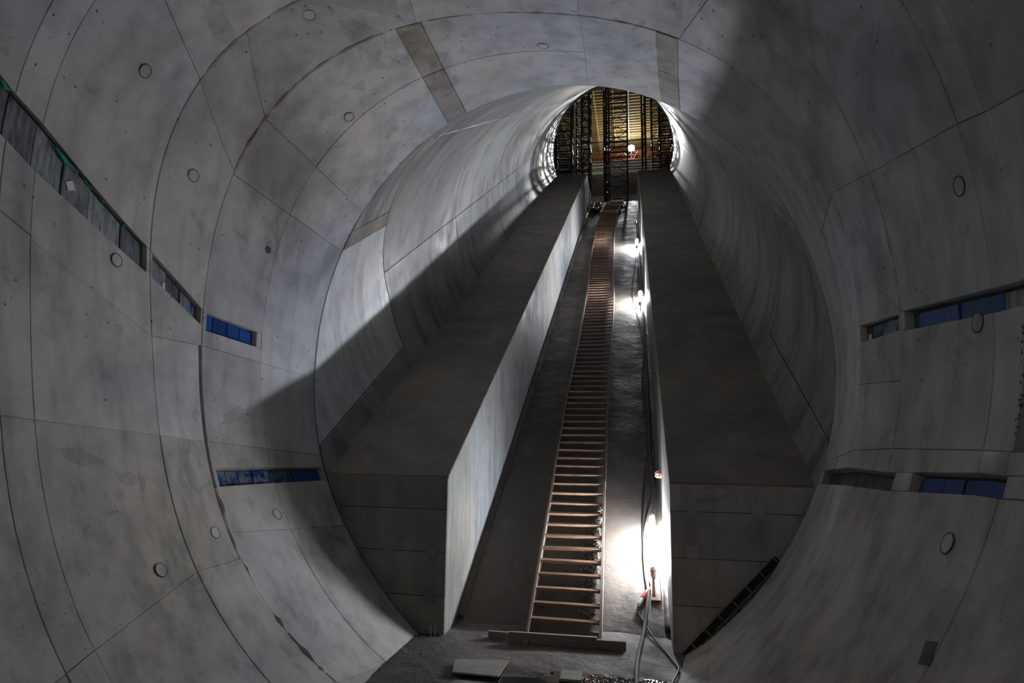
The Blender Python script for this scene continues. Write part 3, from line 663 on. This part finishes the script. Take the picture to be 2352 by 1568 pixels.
# ------------------------------------------------------------------ upper hall
def struct_box(name, c, size, m, label, cat='wall'):
    bm = bmesh.new(); add_box(bm, c, size); o = solo(name, bm, m, (c[0], c[1], c[2]-size[2]/2)); return tag(o, label, cat, kind='structure')
ZP = top_z(YEND)
struct_box('floor.001', (-8.9, 56, ZP-1.0), (12, 29.6, 2.0), M_TOP, 'concrete landing at the top left of the slope under the scaffold', 'floor')
struct_box('floor.002', (6.5, 56, ZP-1.0), (12, 29.6, 2.0), M_TOP, 'concrete landing at the top right of the slope under the scaffold', 'floor')
struct_box('floor.003', (-1.2, 57.6, 15.9), (3.38, 26.6, 1.0), M_TOP, 'dark sunken floor at the head of the trench', 'floor')
struct_box('wall_hall_left', (-13, 56, 23), (.5, 30, 18), M_BLOCK, 'far left concrete wall of the upper hall')
struct_box('wall_hall_right', (9.5, 56, 23), (.5, 30, 18), M_BLOCK, 'far right concrete wall of the upper hall')
struct_box('wall_hall_back', (-1.7, 68.5, 23), (23, .5, 18), M_BLOCK, 'rear concrete wall of the upper hall')
struct_box('wall_back', (-2, -8.2, 1.2), (15, .4, 16), M_CH, 'concrete end wall of the chamber behind the viewer')
# end wall of hall around the tunnel mouth
bm = bmesh.new(); K = 48; ri = [tube_pt(-34+248*k/K, s_at_y(-34+248*k/K, YEND), .0) for k in range(K+1)]
a = [bm.verts.new(p) for p in ri]; b = []
for p in ri:
    v = Vector((p.x-XC, 0, p.z-19.1)).normalized(); b.append(bm.verts.new(Vector((XC, YEND, 19.1)) + v*13))
c2_ = [bm.verts.new(v.co + Vector((0, .4, 0))) for v in a]; d2_ = [bm.verts.new(v.co + Vector((0, .4, 0))) for v in b]
for k in range(K):
    bm.faces.new((a[k], a[k+1], b[k+1], b[k])); bm.faces.new((c2_[k], c2_[k+1], d2_[k+1], d2_[k])); bm.faces.new((a[k], a[k+1], c2_[k+1], c2_[k]))
tag(solo('wall_hall_front', bm, M_BLOCK, (XC, YEND, 17)), 'hall wall pierced by the tunnel mouth', 'wall', kind='structure')
# mezzanine with concrete edge beam
struct_box('mezzanine_slab', (-1.0, 65.2, 26.75), (8.2, 6.2, 1.35), M_BLOCK, 'pale concrete edge beam of the far landing below the orange railing', 'slab')
# formwork soffit: boards, beams and joists
CEIL = empty('ceiling.001', (-1.7, 57, 30.6), 'timber formwork soffit of yellow joists over the upper hall', 'ceiling', kind='structure')
bm = bmesh.new(); add_box(bm, (-1.7, 55, 30.75), (23, 27.4, .04)); child('soffit_board', bm, M_FORMD, CEIL)
bm = bmesh.new(); add_box(bm, (0, 0, 0), (22.5, .13, .20)); jm = bpy.data.meshes.new('joist'); bm.to_mesh(jm); bm.free(); jm.materials.append(M_FORM)
y = 44.0
while y < 68:
    o = link('joist', jm, None, CEIL); o.location = Vector((-1.7+random.uniform(-.3, .3), y, 30.62)) - Vector(CEIL.location); o.rotation_euler = (0, 0, R_(random.uniform(-.15, .15))); y += .55
bm = bmesh.new(); add_box(bm, (0, 0, 0), (.08, 25, .24)); bm2 = bpy.data.meshes.new('bearer'); bm.to_mesh(bm2); bm.free(); bm2.materials.append(M_FORM)
for x in (-6.6, -5.0, -3.2, -1.5, -.1, 1.2, 2.8, 4.3):
    o = link('bearer', bm2, None, CEIL); o.location = Vector((x, 55.5, 30.40)) - Vector(CEIL.location)
# second, lower strip of orange shuttering towards the back
t = empty('formwork_panel', (-.4, 66.5, 28.5), 'orange formwork panel wall behind the railing under the soffit', 'formwork')
for k in range(8):
    bm = bmesh.new(); add_box(bm, (-.4, 67.4 - .002*k, 28.0+.28*k), (8.4, .06, .25), bev=.005); child('panel_board', bm, M_FORMD if k % 2 else M_FORM, t)
for k in range(10):
    bm = bmesh.new(); add_box(bm, (-4.3+.87*k, 67.3, 28.82), (.10, .10, 2.6)); child('stud', bm, M_FORM, t)
# orange railing
t = empty('railing', (-.9, 62.3, 27.43), 'orange steel railing with close bars on the far landing edge', 'railing')
for z in (27.55, 28.0, 28.5):
    bm = bmesh.new(); add_tube(bm, [(-4.6, 62.3, z), (2.7, 62.3, z)], .03, 6); child('top_rail', bm, M_ORB, t)
bm = bmesh.new(); add_tube(bm, [(0, 0, 0), (0, 0, 1.05)], .018, 5); bar = bpy.data.meshes.new('bar'); bm.to_mesh(bar); bm.free(); bar.materials.append(M_ORB)
for k in range(46):
    o = link('bar', bar, None, t); o.location = Vector((-4.6+7.3*k/45, 62.3, 27.45)) - Vector(t.location)
for k in range(5):
    bm = bmesh.new(); x = -3.9+1.35*k; add_tube(bm, [(x, 62.5, 27.45), (x+.6, 62.5, 28.4), (x+1.2, 62.5, 27.45)], .028, 6); child('brace', bm, M_ORB if k % 2 else M_GALV, t)
# floodlight on a tripod, standing on the far landing
t = empty('floodlight', (.12, 62.65, 27.43), 'blazing white floodlight on a tripod beyond the scaffolding', 'lamp')
bm = bmesh.new(); bmesh.ops.create_icosphere(bm, subdivisions=3, radius=.30, matrix=Matrix.Translation((.12, 62.65, 28.95)) @ Matrix.Diagonal((1, .5, 1, 1))); child('lens', bm, M_FLOOD, t, True)
bm = bmesh.new(); add_box(bm, (.12, 62.86, 28.95), (.72, .12, .66), bev=.02); child('housing', bm, M_BLK, t)
bm = bmesh.new(); add_tube(bm, [(.12, 62.86, 28.6), (.12, 62.86, 27.9)], .03, 8); child('pole', bm, M_GALV, t)
for k in range(3):
    an = k*2.09+.5; bm = bmesh.new(); add_tube(bm, [(.12, 62.86, 28.1), (.12+.5*math.cos(an), 62.86+.5*math.sin(an), 27.44)], .02, 6); child('leg', bm, M_GALV, t)
# shoring towers
bm = bmesh.new(); add_tube(bm, [(0, 0, 0), (0, 0, 1)], .055, 8); LEG = bpy.data.meshes.new('leg'); bm.to_mesh(LEG); bm.free(); LEG.materials.append(M_DARKM)
bm = bmesh.new(); add_tube(bm, [(0, 0, 0), (0, 0, 1)], .034, 6); BAR = bpy.data.meshes.new('ledger'); bm.to_mesh(BAR); bm.free(); BAR.materials.append(M_DARKM)
bm = bmesh.new(); add_tube(bm, [(0, 0, 0), (0, 0, 1)], .024, 6); BRC = bpy.data.meshes.new('brace'); bm.to_mesh(BRC); bm.free(); BRC.materials.append(M_DARKM)
def strut(name, me, p, q, par):
    p, q = Vector(p), Vector(q); d = q-p; o = link(name, me, None, par)
    o.location = p - Vector(par.location); o.rotation_mode = 'QUATERNION'; o.rotation_quaternion = Vector((0, 0, 1)).rotation_difference(d.normalized()); o.scale = (1, 1, d.length)
def tower(x0, x1, y0, y1, z0, label, step=.62, z1=30.18, brace=True):
    t = empty('shoring_tower', ((x0+x1)/2, (y0+y1)/2, z0), label, 'scaffold', 'shoring towers at the top of the slope')
    cs = [(x0, y0), (x1, y0), (x1, y1), (x0, y1)]
    for x, y in cs:
        strut('leg', LEG, (x, y, z0), (x, y, z1), t)
        bm = bmesh.new(); add_box(bm, (x, y, z0+.01), (.2, .2, .02)); child('base_plate', bm, M_DARKM, t)
    z = z0+.35; k = 0
    while z < z1-.2:
        for i, (p, q) in enumerate(zip(cs, cs[1:]+cs[:1])):
            if i in (1, 3) and k % 2: continue
            strut('ledger', BAR, (*p, z+(i % 2)*.09), (*q, z+(i % 2)*.09), t)
        if brace and k % 2 == 0 and z+2*step < z1:
            strut('brace', BRC, (x0, y0, z), (x1, y0, z+2*step), t); strut('brace', BRC, (x1, y0-.03, z), (x0, y0-.03, z+2*step), t)
            strut('brace', BRC, (x0, y0, z), (x0, y1, z+2*step), t); strut('brace', BRC, (x1, y1, z), (x1, y0, z+2*step), t)
        z += step; k += 1
    for sx in (x0, x1):
        bm = bmesh.new(); add_box(bm, (sx, (y0+y1)/2, z1+.03), (.16, y1-y0+.5, .06)); child('head_beam', bm, M_DARKM, t)
tower(-5.25, -4.15, 43.2, 44.6, ZP, 'dark shoring tower at the far left edge of the tunnel mouth', .42)
tower(-3.55, -3.0, 44.6, 46.0, ZP, 'narrow shoring tower standing at the left lip of the trench head', .6)
tower(-1.78, -.20, 45.6, 47.2, 16.4, 'wide cross-braced shoring tower standing in the middle at the trench head', .40)
tower(.92, 1.18, 46.6, 48.0, ZP, 'slim double-post shoring tower right of the floodlight', .8, brace=False)
tower(2.10, 3.0, 43.6, 45.0, ZP, 'dark shoring tower at the right edge of the tunnel mouth', .42)
tower(-6.0, -4.7, 48.5, 50.0, ZP, 'rear shoring tower behind the far left one', .5)
tower(-4.45, -3.3, 50.5, 52.0, ZP, 'rear shoring tower seen behind the left trench lip', .5)
tower(1.75, 3.3, 49.5, 51.0, ZP, 'rear shoring tower behind the right edge one', .5)
tower(-2.15, -1.75, 50.6, 52.0, 16.4, 'slender rear shoring tower left of the middle one', .7, brace=False)
tower(-8.0, -6.6, 53.5, 55.0, ZP, 'rearmost shoring tower on the far left', .6)
tt = empty('tie_tube', (-1, 43.0, ZP+.9), 'set of long horizontal scaffold tubes tying the towers together', 'scaffold')
for z, yy in ((.95, 43.0), (1.35, 43.1), (2.6, 45.4), (4.2, 45.4), (5.6, 48.3), (3.3, 48.3)):
    strut('tube', BAR, (-6.4, yy, ZP+z), (3.4, yy, ZP+z+random.uniform(-.15, .15)), tt)
# crumpled plastic and a stack of boards at the trench head
bm = bmesh.new(); n = 22; g = []
for i in range(n):
    row = []
    for j in range(n):
        x = -2.8+.72*i/(n-1); s_ = 36.5+3.0*j/(n-1)
        row.append(bm.verts.new(sp(x, s_, .10+.14*noise.noise(Vector((x*5, s_*3, 0)))+.08*noise.noise(Vector((x*13, s_*9, 3))))))
    g.append(row)
for a, b in zip(g, g[1:]):
    for j in range(n-1): bm.faces.new((a[j], b[j], b[j+1], a[j+1]))
tag(solo('plastic_sheet', bm, M_SHEET, sp(-2.25, 36.5)), 'crumpled plastic sheet at the left top of the trench', 'sheet')
